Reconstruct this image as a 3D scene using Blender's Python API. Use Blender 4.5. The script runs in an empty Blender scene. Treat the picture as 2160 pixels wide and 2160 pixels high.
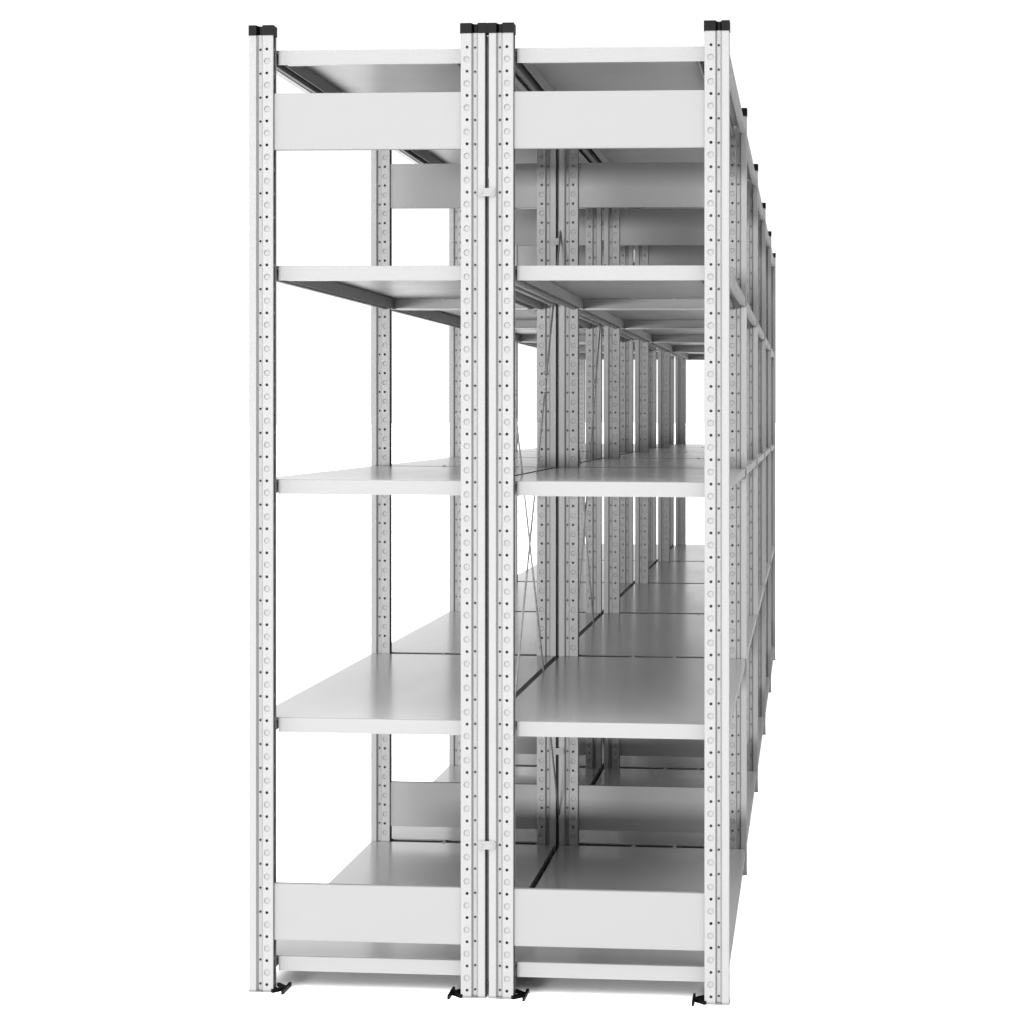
import bpy, bmesh, math, random
from mathutils import Vector

random.seed(7)
scn = bpy.context.scene
col = scn.collection

# ------------------------------------------------------------------ sizes (m)
BAY = 1.3            # pitch of the frames along the run
NB = 5               # bays in each run
FALL = 0.0047        # the floor falls a little from left to right
MID = 0.4988         # plane between the two racks
PW, PD = 0.051, 0.030        # width and depth of an upright
POST_H = 1.980
FZ = 0.016            # the sole of an upright lies this far below its lowest hole
PITCH = 0.05
SHELF_Z = [1.9525, 1.5005, 1.0525, 0.5530, 0.0530]
LIP = 0.031

def floor_z(x):
    return FALL * (1.0 - x)

# ------------------------------------------------------------------ materials
def new_mat(name):
    m = bpy.data.materials.new(name)
    m.use_nodes = True
    nt = m.node_tree
    return m, nt, nt.nodes['Principled BSDF']

def paint(name, base, rough, var=0.03, bump=0.005, metallic=0.0, spec=0.5, scale=14.0, stretch=(1, 1, 1)):
    m, nt, b = new_mat(name)
    N, L = nt.nodes, nt.links
    tc = N.new('ShaderNodeTexCoord')
    mp = N.new('ShaderNodeMapping'); mp.inputs['Scale'].default_value = stretch
    L.new(tc.outputs['Object'], mp.inputs['Vector'])
    n1 = N.new('ShaderNodeTexNoise'); n1.inputs['Scale'].default_value = scale
    n1.inputs['Detail'].default_value = 4
    L.new(mp.outputs['Vector'], n1.inputs['Vector'])
    cr = N.new('ShaderNodeMapRange')
    cr.inputs['From Min'].default_value = 0.3; cr.inputs['From Max'].default_value = 0.7
    cr.inputs['To Min'].default_value = base * (1 - var); cr.inputs['To Max'].default_value = base * (1 + var)
    L.new(n1.outputs['Fac'], cr.inputs['Value'])
    cc = N.new('ShaderNodeCombineColor')
    for i in range(3):
        L.new(cr.outputs['Result'], cc.inputs[i])
    L.new(cc.outputs['Color'], b.inputs['Base Color'])
    rr = N.new('ShaderNodeMapRange')
    rr.inputs['From Min'].default_value = 0.3; rr.inputs['From Max'].default_value = 0.7
    rr.inputs['To Min'].default_value = rough * 0.9; rr.inputs['To Max'].default_value = rough * 1.1
    L.new(n1.outputs['Fac'], rr.inputs['Value'])
    L.new(rr.outputs['Result'], b.inputs['Roughness'])
    n2 = N.new('ShaderNodeTexNoise'); n2.inputs['Scale'].default_value = 900
    n2.inputs['Detail'].default_value = 2
    L.new(tc.outputs['Object'], n2.inputs['Vector'])
    bp = N.new('ShaderNodeBump'); bp.inputs['Strength'].default_value = bump
    bp.inputs['Distance'].default_value = 0.001
    L.new(n2.outputs['Fac'], bp.inputs['Height'])
    L.new(bp.outputs['Normal'], b.inputs['Normal'])
    b.inputs['Metallic'].default_value = metallic
    b.inputs['Specular IOR Level'].default_value = spec
    return m

M_POST = paint('light_grey_powder_coat', 0.123, 0.6, spec=0.08)
M_PANEL = paint('pale_grey_panel_coat', 0.112, 0.6, var=0.015, spec=0.08)
M_LIP = paint('pale_grey_edge_coat', 0.121, 0.6, var=0.015, spec=0.08)
M_TOP = paint('galvanised_sheet', 0.27, 0.21, var=0.02, bump=0.012, metallic=0.45, scale=5, stretch=(1, .25, 1))
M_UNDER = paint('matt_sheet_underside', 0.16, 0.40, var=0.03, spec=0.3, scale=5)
M_ZINC = paint('dull_zinc', 0.08, 0.55, var=0.12, spec=0.12, scale=40)
M_STEEL = paint('bolt_zinc', 0.13, 0.55, var=0.1, spec=0.1, scale=60)
M_WIRE = paint('brace_wire_zinc', 0.13, 0.5, var=0.25, spec=0.2, scale=90)
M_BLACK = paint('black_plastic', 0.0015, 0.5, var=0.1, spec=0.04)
M_FLOOR = paint('white_studio_floor', 0.93, 0.8, var=0.01, spec=0.1, scale=2)

# ------------------------------------------------------------------ mesh helpers
def box(bm, x0, x1, y0, y1, z0, z1):
    vs = [bm.verts.new(p) for p in ((x0, y0, z0), (x1, y0, z0), (x1, y1, z0), (x0, y1, z0),
                                    (x0, y0, z1), (x1, y0, z1), (x1, y1, z1), (x0, y1, z1))]
    for f in ((3, 2, 1, 0), (4, 5, 6, 7), (0, 1, 5, 4), (1, 2, 6, 5), (2, 3, 7, 6), (3, 0, 4, 7)):
        bm.faces.new([vs[i] for i in f])
    return vs

def prism(bm, pts, z0, z1):
    """closed outline pts (x, y), extruded from z0 to z1"""
    lo = [bm.verts.new((x, y, z0)) for x, y in pts]
    hi = [bm.verts.new((x, y, z1)) for x, y in pts]
    n = len(pts)
    for i in range(n):
        j = (i + 1) % n
        bm.faces.new((lo[i], lo[j], hi[j], hi[i]))
    bm.faces.new(list(reversed(lo))); bm.faces.new(hi)

def tube(bm, p, q, r, n=8):
    p, q = Vector(p), Vector(q)
    d = (q - p).normalized()
    a = d.orthogonal().normalized(); c = d.cross(a)
    R = []
    for o in (p, q):
        R.append([bm.verts.new(o + r * (math.cos(2 * math.pi * i / n) * a + math.sin(2 * math.pi * i / n) * c)) for i in range(n)])
    for i in range(n):
        j = (i + 1) % n
        f = bm.faces.new((R[0][i], R[0][j], R[1][j], R[1][i])); f.smooth = True
    bm.faces.new(list(reversed(R[0]))); bm.faces.new(R[1])

def ring(bm, c, axis_a, axis_b, R, r, n=16, m=6, sa=1.0, sb=1.0):
    c, a, b_ = Vector(c), Vector(axis_a), Vector(axis_b)
    nrm = a.cross(b_).normalized()
    rows = []
    for i in range(n):
        t = 2 * math.pi * i / n
        d = math.cos(t) * a * sa + math.sin(t) * b_ * sb
        o = c + R * d
        dn = d.normalized()
        rows.append([bm.verts.new(o + r * (math.cos(2 * math.pi * k / m) * dn + math.sin(2 * math.pi * k / m) * nrm)) for k in range(m)])
    for i in range(n):
        for k in range(m):
            f = bm.faces.new((rows[i][k], rows[(i + 1) % n][k], rows[(i + 1) % n][(k + 1) % m], rows[i][(k + 1) % m]))
            f.smooth = True

def to_mesh(name, bm, mat, mirror=False, bevel=0.0, segs=2):
    if mirror:
        for v in bm.verts:
            v.co.x = -v.co.x
        bmesh.ops.reverse_faces(bm, faces=bm.faces)
    bmesh.ops.recalc_face_normals(bm, faces=bm.faces) if bevel else None
    if bevel:
        bmesh.ops.bevel(bm, geom=list(bm.edges), offset=bevel, segments=segs, affect='EDGES', profile=0.6, clamp_overlap=True)
    me = bpy.data.meshes.new(name)
    bm.to_mesh(me); bm.free()
    me.materials.append(mat)
    return me

def link(name, me, parent=None, loc=(0, 0, 0)):
    o = bpy.data.objects.new(name, me)
    col.objects.link(o)
    o.parent = parent
    o.location = loc
    return o

# ------------------------------------------------------------------ upright
# section, u = distance from the inner edge, v = depth behind the front face
IN_FACE, G0, G1, OUT0 = 0.0225, 0.0258, 0.0325, 0.0362
GD = 0.0085          # depth of the groove
HOLE_U = 0.0135

def cell(bm, u0, u1, z0, z1, cu, cz, rad, v, kind, mapf):
    """front-face cell with a round hole or pressed dimple"""
    n = 14
    angs = [2 * math.pi * i / n for i in range(n)]
    for cx, cy in ((u0, z0), (u1, z0), (u1, z1), (u0, z1)):
        angs.append(math.atan2(cy - cz, cx - cu) % (2 * math.pi))
    angs = sorted(set(round(a, 6) for a in angs))
    def edge(a):
        c, s = math.cos(a), math.sin(a)
        t = 1e9
        if c > 1e-9: t = min(t, (u1 - cu) / c)
        if c < -1e-9: t = min(t, (u0 - cu) / c)
        if s > 1e-9: t = min(t, (z1 - cz) / s)
        if s < -1e-9: t = min(t, (z0 - cz) / s)
        return cu + c * t, cz + s * t
    outer = [bm.verts.new(mapf(*edge(a)[:1], v, edge(a)[1])) for a in angs]
    inner = [bm.verts.new(mapf(cu + rad * math.cos(a), v, cz + rad * math.sin(a))) for a in angs]
    rings = [outer, inner]
    if kind == 'hole':
        rings.append([bm.verts.new(mapf(cu + rad * math.cos(a), v + 0.0035, cz + rad * math.sin(a))) for a in angs])
    else:
        rings.append([bm.verts.new(mapf(cu + rad * .84 * math.cos(a), v + 0.0024, cz + rad * .84 * math.sin(a))) for a in angs])
        rings.append([bm.verts.new(mapf(cu + rad * .50 * math.cos(a), v + 0.0022, cz + rad * .50 * math.sin(a))) for a in angs])
    m_ = len(angs)
    for r0, r1 in zip(rings, rings[1:]):
        for i in range(m_):
            j = (i + 1) % m_
            bm.faces.new((r0[i], r0[j], r1[j], r1[i]))
    if kind != 'hole':
        bm.faces.new(rings[-1])

def post_mesh(outer_left):
    """origin on the floor at the outer edge's front; +x inward when outer_left"""
    bm = bmesh.new()
    sgn = 1 if outer_left else -1
    def mapf(u, v, z):
        return (sgn * (PW - u), v, z)
    z_lo, z_hi = -FZ + 0.0042, POST_H
    def strip(path, z0, z1):
        for (a, b_) in zip(path, path[1:]):
            q = [bm.verts.new(mapf(*p)) for p in ((a[0], a[1], z0), (b_[0], b_[1], z0), (b_[0], b_[1], z1), (a[0], a[1], z1))]
            bm.faces.new(q)
    r = 0.0015
    # inner front lip with a small radius, groove walls, outer face and back
    strip([(0, 0.006), (0, r), (r * .3, r * .3), (r, 0)], z_lo, z_hi)
    g = 0.0008
    strip([(IN_FACE - g, 0), (IN_FACE, 0.0004), (IN_FACE + .0005, .0018), (G0, GD)], z_lo, z_hi)
    strip([(G1, GD), (OUT0 - .0005, .0018), (OUT0, 0.0004), (OUT0 + g, 0), (PW - r, 0), (PW - r * .3, r * .3), (PW, r), (PW, PD - r), (PW - r, PD),
           (r, PD), (0, PD - r), (0, PD - 0.010)], z_lo, z_hi)
    # perforated inner face and groove floor, holes every 50 mm
    z = z_lo
    holes = [1.95 - PITCH * i for i in range(40)]
    zt = [1.95 - PITCH * i for i in range(40)]
    u0, u1 = r, IN_FACE - g
    top = 1.95 + 0.0125
    strip([(u0, 0), (u1, 0)], top, z_hi)
    strip([(G0, GD), (G1, GD)], top, z_hi)
    for i, hz in enumerate(zt):
        lo_z = max(z_lo, hz - .0125)
        cell(bm, u0, u1, lo_z, hz + .0125, HOLE_U, hz, 0.0032, 0, 'hole', mapf)
        if hz - .0375 > z_lo:
            cell(bm, u0, u1, hz - .0375, hz - .0125, HOLE_U - .0005, hz - .025, 0.0068, 0, 'dimple', mapf)
        cell(bm, G0, G1, lo_z, hz + .0125, (G0 + G1) / 2, hz, 0.0026, GD, 'hole', mapf)
        if hz - .0375 > z_lo:
            strip([(G0, GD), (G1, GD)], hz - .0375, hz - .0125)
    return to_mesh('upright_post', bm, M_POST)

def outline(o=0.0, gd=0.016, side=0.0):
    """closed outline of the section, grown by o"""
    return [(-o, -o), (IN_FACE + .3 * o, -o), (G0 + .6 * o, gd - o), (G1 - .6 * o, gd - o), (OUT0 - .3 * o, -o), (PW + o + side, -o), (PW + o + side, PD + o), (-o, PD + o)]

def cap_mesh(outer_left, side=0.0):
    bm = bmesh.new()
    sgn = 1 if outer_left else -1
    prism(bm, [(sgn * (PW - u), v) for u, v in outline(0.0011, side=side)], POST_H - 0.0015, POST_H + 0.020)
    bmesh.ops.recalc_face_normals(bm, faces=bm.faces)
    es = [e for e in bm.edges if all(v.co.z > POST_H + .01 for v in e.verts)]
    bmesh.ops.bevel(bm, geom=es, offset=0.0016, segments=2, affect='EDGES', profile=.6)
    return to_mesh('end_cap', bm, M_BLACK)

def base_mesh(outer_left):
    """sheet steel sole under the upright, bridging the groove"""
    bm = bmesh.new()
    s = 1 if outer_left else -1
    o = 0.0008
    pts = [(-o, -o), (IN_FACE, -o), (G0, GD), (G1, GD), (OUT0, -o), (PW + o, -o), (PW + o, PD + o), (-o, PD + o)]
    prism(bm, [(s * (PW - u), v) for u, v in pts], -FZ, -FZ + 0.0040)
    prism(bm, [(s * (PW - u), v) for u, v in ((IN_FACE + .001, -.004), (OUT0 - .001, -.004), (OUT0 - .0002, -.0012), (IN_FACE + .0002, -.0012))], -FZ + 0.0002, -FZ + 0.0034)
    bmesh.ops.recalc_face_normals(bm, faces=bm.faces)
    return to_mesh('base_plate', bm, M_ZINC)

def foot_mesh(outer_left):
    """black anchor lug on the floor at the inner side: a bar held by two arms with an eye between"""
    bm = bmesh.new()
    s = 1 if outer_left else -1
    X = lambda u: s * (PW + u)
    def bar(p, q, w, h):
        p, q = Vector((*p, 0)), Vector((*q, 0))
        d = (q - p).normalized(); nrm = Vector((-d.y, d.x, 0)) * w / 2
        a, b_, c, e = p + nrm, p - nrm, q - nrm, q + nrm
        prism(bm, [(X(t.x), t.y) for t in (a, b_, c, e)], -FZ + 0.0003, -FZ + h)
    bar((0.023, -0.016), (0.023, 0.058), 0.0050, 0.0080)
    bar((-0.002, -0.003), (0.0215, 0.024), 0.0062, 0.0075)
    bar((-0.002, 0.053), (0.0215, 0.025), 0.0062, 0.0073)
    bar((0.009, 0.0245), (0.0213, 0.0245), 0.010, 0.0070)
    ring(bm, (X(0.001), 0.012, -FZ + 0.004), (1, 0, 0), (0, 1, 0), 0.0065, 0.0022)
    bmesh.ops.recalc_face_normals(bm, faces=bm.faces)
    return to_mesh('floor_anchor', bm, M_BLACK)

# ------------------------------------------------------------------ shelf, beams, ties
SW0, SW1 = 0.003, 0.4925      # shelf edges across the depth of a rack
def sheared(bm, x0=0.0):
    for v in bm.verts:
        v.co.z -= FALL * (v.co.x - x0)

def shelf_mesh():
    """origin: rack origin x, front frame y, top of the sheet z"""
    bm = bmesh.new()
    y0, y1 = PD + .003, BAY - .003
    t = 0.0016
    box(bm, SW0, SW1, y0 + .004, y1 - .004, -t, 0)                                   # sheet
    lx0, lx1 = 0.0545, 0.4455
    for ya, yb, fy0, fy1 in ((y0, y0 + t, y0 + t + .0003, y0 + .016), (y1 - t, y1, y1 - .016, y1 - t - .0003)):
        box(bm, lx0, lx1, ya, yb, -LIP, -0.0028)                                         # end lip
        box(bm, lx0 + .018, lx1 - .022, fy0, fy1, -LIP, -LIP + t)                                     # its return
    # rounded fold between sheet and lips
    for ys, sg in ((y0, 1), (y1, -1)):
        prof = [(0, -0.0028), (0.0003, -0.0013), (0.0013, -0.0003), (0.0041, 0), (0.0041, -0.0016), (0.0016, -0.0028)]
        a = [bm.verts.new((lx0, ys + sg * p, z)) for p, z in prof]
        b_ = [bm.verts.new((lx1, ys + sg * p, z)) for p, z in prof]
        for i in range(len(prof)):
            j = (i + 1) % len(prof)
            bm.faces.new((a[i], a[j], b_[j], b_[i]))
        bm.faces.new(a); bm.faces.new(b_)
    for xa, xb, fa, fb in ((SW0, SW0 + t, SW0 + t, SW0 + .013), (SW1 - t, SW1, SW1 - .013, SW1 - t)):
        box(bm, xa, xb, y0 + .004, y1 - .004, -0.020, -t - .0002)                        # side lip
        box(bm, fa + .0002, fb, y0 + .004, y1 - .004, -0.020, -0.020 + t)
    sheared(bm)
    bmesh.ops.recalc_face_normals(bm, faces=bm.faces)
    for f in bm.faces:
        c = f.calc_center_median()
        if c.y < y0 + .0045 or c.y > y1 - .0045 or abs(f.normal.x) > .7:
            f.material_index = 1
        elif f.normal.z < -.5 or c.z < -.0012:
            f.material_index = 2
    me = to_mesh('shelf', bm, M_TOP)
    me.materials.append(M_LIP); me.materials.append(M_UNDER)
    return me

def joint_shade_mesh():
    """added black strip painting the shade in the gap to the next bay, just under the sheets"""
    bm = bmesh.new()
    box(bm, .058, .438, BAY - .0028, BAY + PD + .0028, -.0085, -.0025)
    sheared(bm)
    return to_mesh('joint_shade_strip', bm, M_BLACK)  # black colour stands in for shade in the gap between shelves

def beam_mesh(outer):
    """folded channel open below: wide outer foot, thin inner web, deep slot between"""
    bm = bmesh.new()
    y0, y1 = PD + .0055, BAY - .0055
    X = (lambda x: x) if outer else (lambda x: SW0 + SW1 - x)
    def b(xa, xb, za, zb):
        box(bm, min(X(xa), X(xb)), max(X(xa), X(xb)), y0, y1, za, zb)
    b(.0345, .0440, -.0300, -.0030)
    b(.0632, .0660, -.0302, -.0028)
    b(.0443, .0629, -.0060, -.0035)
    sheared(bm)
    return to_mesh('support_beam', bm, M_ZINC, bevel=0.0006, segs=1)

def bolt_mesh():
    """bolt across the joint between two bays, head inside the rear lip"""
    bm = bmesh.new()
    tube(bm, (0, BAY - .010, 0), (0, BAY - .004, 0), 0.0056, 6)
    tube(bm, (0, BAY - .004, 0), (0, BAY + PD + .002, 0), 0.0042, 10)
    tube(bm, (0, BAY + .006, 0), (0, BAY + .013, 0), 0.0060, 6)
    bmesh.ops.recalc_face_normals(bm, faces=bm.faces)
    return to_mesh('joint_bolt', bm, M_STEEL)

def panel_mesh():
    bm = bmesh.new()
    x0, x1 = PW - .0015 - 0.0030, 0.4438 + .0030
    y0 = 0.0085
    t = .0014
    H = 0.118
    box(bm, x0, x1, y0, y0 + t, 0.0012, H - .0012)
    for z0, z1 in ((0, t), (H - t, H)):
        box(bm, x0, x1, y0 + .0006, y0 + .013, z0, z1)
    sheared(bm)
    bmesh.ops.recalc_face_normals(bm, faces=bm.faces)
    return to_mesh('tie_panel', bm, M_PANEL)

def brace_mesh(za, zb):
    bm = bmesh.new()
    tube(bm, (0, 0.012, za), (0, BAY + .012, zb), 0.0024, 8)
    for y, z in ((0.012, za), (BAY + .012, zb)):
        box(bm, -.0012, .0012, y - .009, y + .009, z - .012, z + .012)
    return to_mesh('cross_brace', bm, M_WIRE)

def turnbuckle_mesh(slope):
    bm = bmesh.new()
    d = Vector((0, 1, slope)).normalized(); w = Vector((0, -d.z, d.y))
    ring(bm, (0, 0, 0), d, w, 0.0125, 0.0023, 18, 6, 1.35, 0.75)
    ring(bm, d * .036, d, (1, 0, 0), 0.0085, 0.0019, 14, 6, 1.3, 0.8)
    for s in (-1, 1):
        tube(bm, d * s * .016, d * s * .028, .003, 8)
    return to_mesh('turnbuckle', bm, M_WIRE)

def clip_mesh():
    bm = bmesh.new()
    box(bm, -.0165, .0165, -.0042, -.0012, -.0085, .0085)
    for s in (-1, 1):
        box(bm, s * .0165 - .002, s * .0165 + .002, -.0036, .0120, -.0060, .0060)
        tube(bm, (s * .011, -.0062, 0), (s * .011, -.0040, 0), .0036, 8)
    bmesh.ops.recalc_face_normals(bm, faces=bm.faces)
    return to_mesh('connector_clip', bm, M_PANEL)

ME = {}
for k in (True, False):
    ME['post', k] = post_mesh(k)
    ME['cap', k] = cap_mesh(k)
    ME['cap wide', k] = cap_mesh(k, 0.0027)
    ME['base', k] = base_mesh(k)
    ME['foot', k] = foot_mesh(k)
ME['shelf'] = shelf_mesh()
ME['beam0'] = beam_mesh(True)
ME['joint'] = joint_shade_mesh()
ME['beam1'] = beam_mesh(False)
ME['bolt'] = bolt_mesh()
ME['panel'] = panel_mesh()
ZA, ZB = 1.69, 0.12
ME['brace0'] = brace_mesh(ZA, ZB)
ME['brace1'] = brace_mesh(ZB, ZA)
SL = (ZB - ZA) / BAY
ME['tb0'] = turnbuckle_mesh(SL)
ME['tb1'] = turnbuckle_mesh(-SL)
ME['clip'] = clip_mesh()

# ------------------------------------------------------------------ the two racks
def rack(x_origin, label, right):
    """x_origin: world x of the rack's left edge"""
    root = bpy.data.objects.new('shelving_rack', None)
    col.objects.link(root)
    root.location = (x_origin, 0, floor_z(x_origin) - FZ)
    root.empty_display_size = 0.2
    root['label'] = label
    root['category'] = 'shelving rack'
    root['group'] = 'shelving racks joined back to back'
    width = 0.4963
    for k in range(NB + 1):
        for outer_left in (True, False):
            x = 0.0 if outer_left else width
            p = link('upright_post', ME['post', outer_left], root, (x, k * BAY, FZ - FALL * (x + (.025 if outer_left else -.025))))
            link('end_cap', ME['cap wide' if outer_left == right else 'cap', outer_left], p)
            link('base_plate', ME['base', outer_left], p)
            link('floor_anchor', ME['foot', outer_left], p)
        for z in (0.0918, 1.7405):
            link('tie_panel', ME['panel'], root, (0.0015, k * BAY, FZ + z))
    for k in range(NB):
        for i, z in enumerate(SHELF_Z):
            s = link('shelf', ME['shelf'], root, (0.0, k * BAY, FZ + z))
            link('support_beam', ME['beam0'], s)
            link('support_beam', ME['beam1'], s)
            if k < NB - 1:
                link('joint_shade_strip', ME['joint'], s)
                for bx in (0.197, 0.306):
                    link('joint_bolt', ME['bolt'], s, (bx, 0, -0.0030 - FALL * bx))
    return root

left = rack(-0.0015, 'light grey metal shelving rack on the left, its open bays showing the white background', False)
right_x = 0.5028
right = rack(right_x, 'light grey metal shelving rack on the right, its bays in deeper shadow inside', True)

# wire cross braces on the back of the right rack
for k in range(2):
    for me, tb, dz, s in (('brace0', 'tb0', 0, 1), ('brace1', 'tb1', 0.0, -1)):
        xo = 0.0062 if s > 0 else 0.0102
        b_ = link('cross_brace', ME[me], right, (xo - .006, k * BAY, FZ))
        za, zb = (ZA, ZB) if s > 0 else (ZB, ZA)
        y = 0.012 + (1.268 - za) / (zb - za) * BAY
        link('turnbuckle', ME[tb], b_, (0, y, 1.268))

# clips tying the two racks together at every frame
for k in range(NB + 1):
    for z in (1.6495, 0.3010):
        link('connector_clip', ME['clip'], left, (MID + .0015, k * BAY, FZ + z - FALL * MID))

# added dark strips hiding the backdrop, as shade between the paired front posts
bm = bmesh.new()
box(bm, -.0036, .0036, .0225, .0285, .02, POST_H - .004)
slot_shade = to_mesh('slot_shade_strip', bm, M_ZINC)
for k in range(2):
    link('slot_shade_strip', slot_shade, left, (MID + .0015, k * BAY, FZ - FALL * MID))

# ------------------------------------------------------------------ floor
bm = bmesh.new()
S = 60.0
vs = [bm.verts.new((x, y, floor_z(x) - FZ - .0004)) for x, y in ((-S, -20), (S, -20), (S, 400), (-S, 400))]
bm.faces.new(vs)
fl = link('floor', to_mesh('floor', bm, M_FLOOR))
fl['kind'] = 'structure'

# ------------------------------------------------------------------ studio surround
w = bpy.data.worlds.new('World')
scn.world = w
w.use_nodes = True
nt = w.node_tree
N, L = nt.nodes, nt.links
bg = N['Background']
tc = N.new('ShaderNodeTexCoord')
sx = N.new('ShaderNodeSeparateXYZ')
L.new(tc.outputs['Generated'], sx.inputs[0])
def mr(sock, a, b_, c, d):
    n = N.new('ShaderNodeMapRange'); n.interpolation_type = 'SMOOTHSTEP'
    n.inputs['From Min'].default_value = a; n.inputs['From Max'].default_value = b_
    n.inputs['To Min'].default_value = c; n.inputs['To Max'].default_value = d
    L.new(sock, n.inputs['Value']); return n.outputs['Result']
def add(a, b_):
    n = N.new('ShaderNodeMath'); n.operation = 'ADD'
    L.new(a, n.inputs[0]); L.new(b_, n.inputs[1]); return n.outputs[0]
back = mr(sx.outputs['Y'], 0.70, 0.93, 0.0, 0.75)      # white backdrop behind the racks
frontw = mr(sx.outputs['Y'], 0.2, -0.8, 0.0, 0.05)     # studio side behind the camera
leftw = mr(sx.outputs['X'], -0.3, -0.9, 0.0, 1.5)      # white wall on the left
dt = N.new('ShaderNodeVectorMath'); dt.operation = 'DOT_PRODUCT'
L.new(tc.outputs['Generated'], dt.inputs[0])
dt.inputs[1].default_value = (0.0, -0.50, 0.866)
up = mr(dt.outputs['Value'], 0.60, 0.97, 0.35, 9.0)         # added unseen glow from above and in front, to whiten the floor
tot = add(add(back, frontw), add(leftw, up))
L.new(tot, bg.inputs['Color'])
bg.inputs['Strength'].default_value = 1.0

# a softbox far in front, low, lighting the racks along their length
ld = bpy.data.lights.new('softbox', 'AREA')
ld.shape = 'RECTANGLE'; ld.size = 3.4; ld.size_y = 0.6
ld.energy = 5900
lo = bpy.data.objects.new('softbox', ld)
col.objects.link(lo)
lo.location = (-2.4, -14.0, 0.90)
lo.rotation_euler = (Vector((0.5, 0.0, 1.0)) - Vector(lo.location)).to_track_quat('-Z', 'Y').to_euler()

# ------------------------------------------------------------------ camera
cd = bpy.data.cameras.new('camera')
cam = bpy.data.objects.new('camera', cd)
col.objects.link(cam)
cam.location = (1.1596, -4.5650, 1.1873)
cam.rotation_euler = (math.radians(90), 0, 0.0875)
cd.sensor_fit = 'HORIZONTAL'; cd.sensor_width = 36.0
cd.lens = 36.0 * 4702.1 / 2160.0
cd.shift_x = (1080 - 1291.94) / 2160.0
cd.shift_y = (879.94 - 1080) / 2160.0
cd.clip_start = 0.05; cd.clip_end = 1000
scn.camera = cam

scn.view_settings.view_transform = 'Standard'
scn.view_settings.look = 'None'
scn.view_settings.exposure = 0.0
scn.view_settings.gamma = 1.0
scn.view_settings.use_curve_mapping = False
scn.cycles.max_bounces = 8
scn.cycles.diffuse_bounces = 3
scn.cycles.use_denoising = True
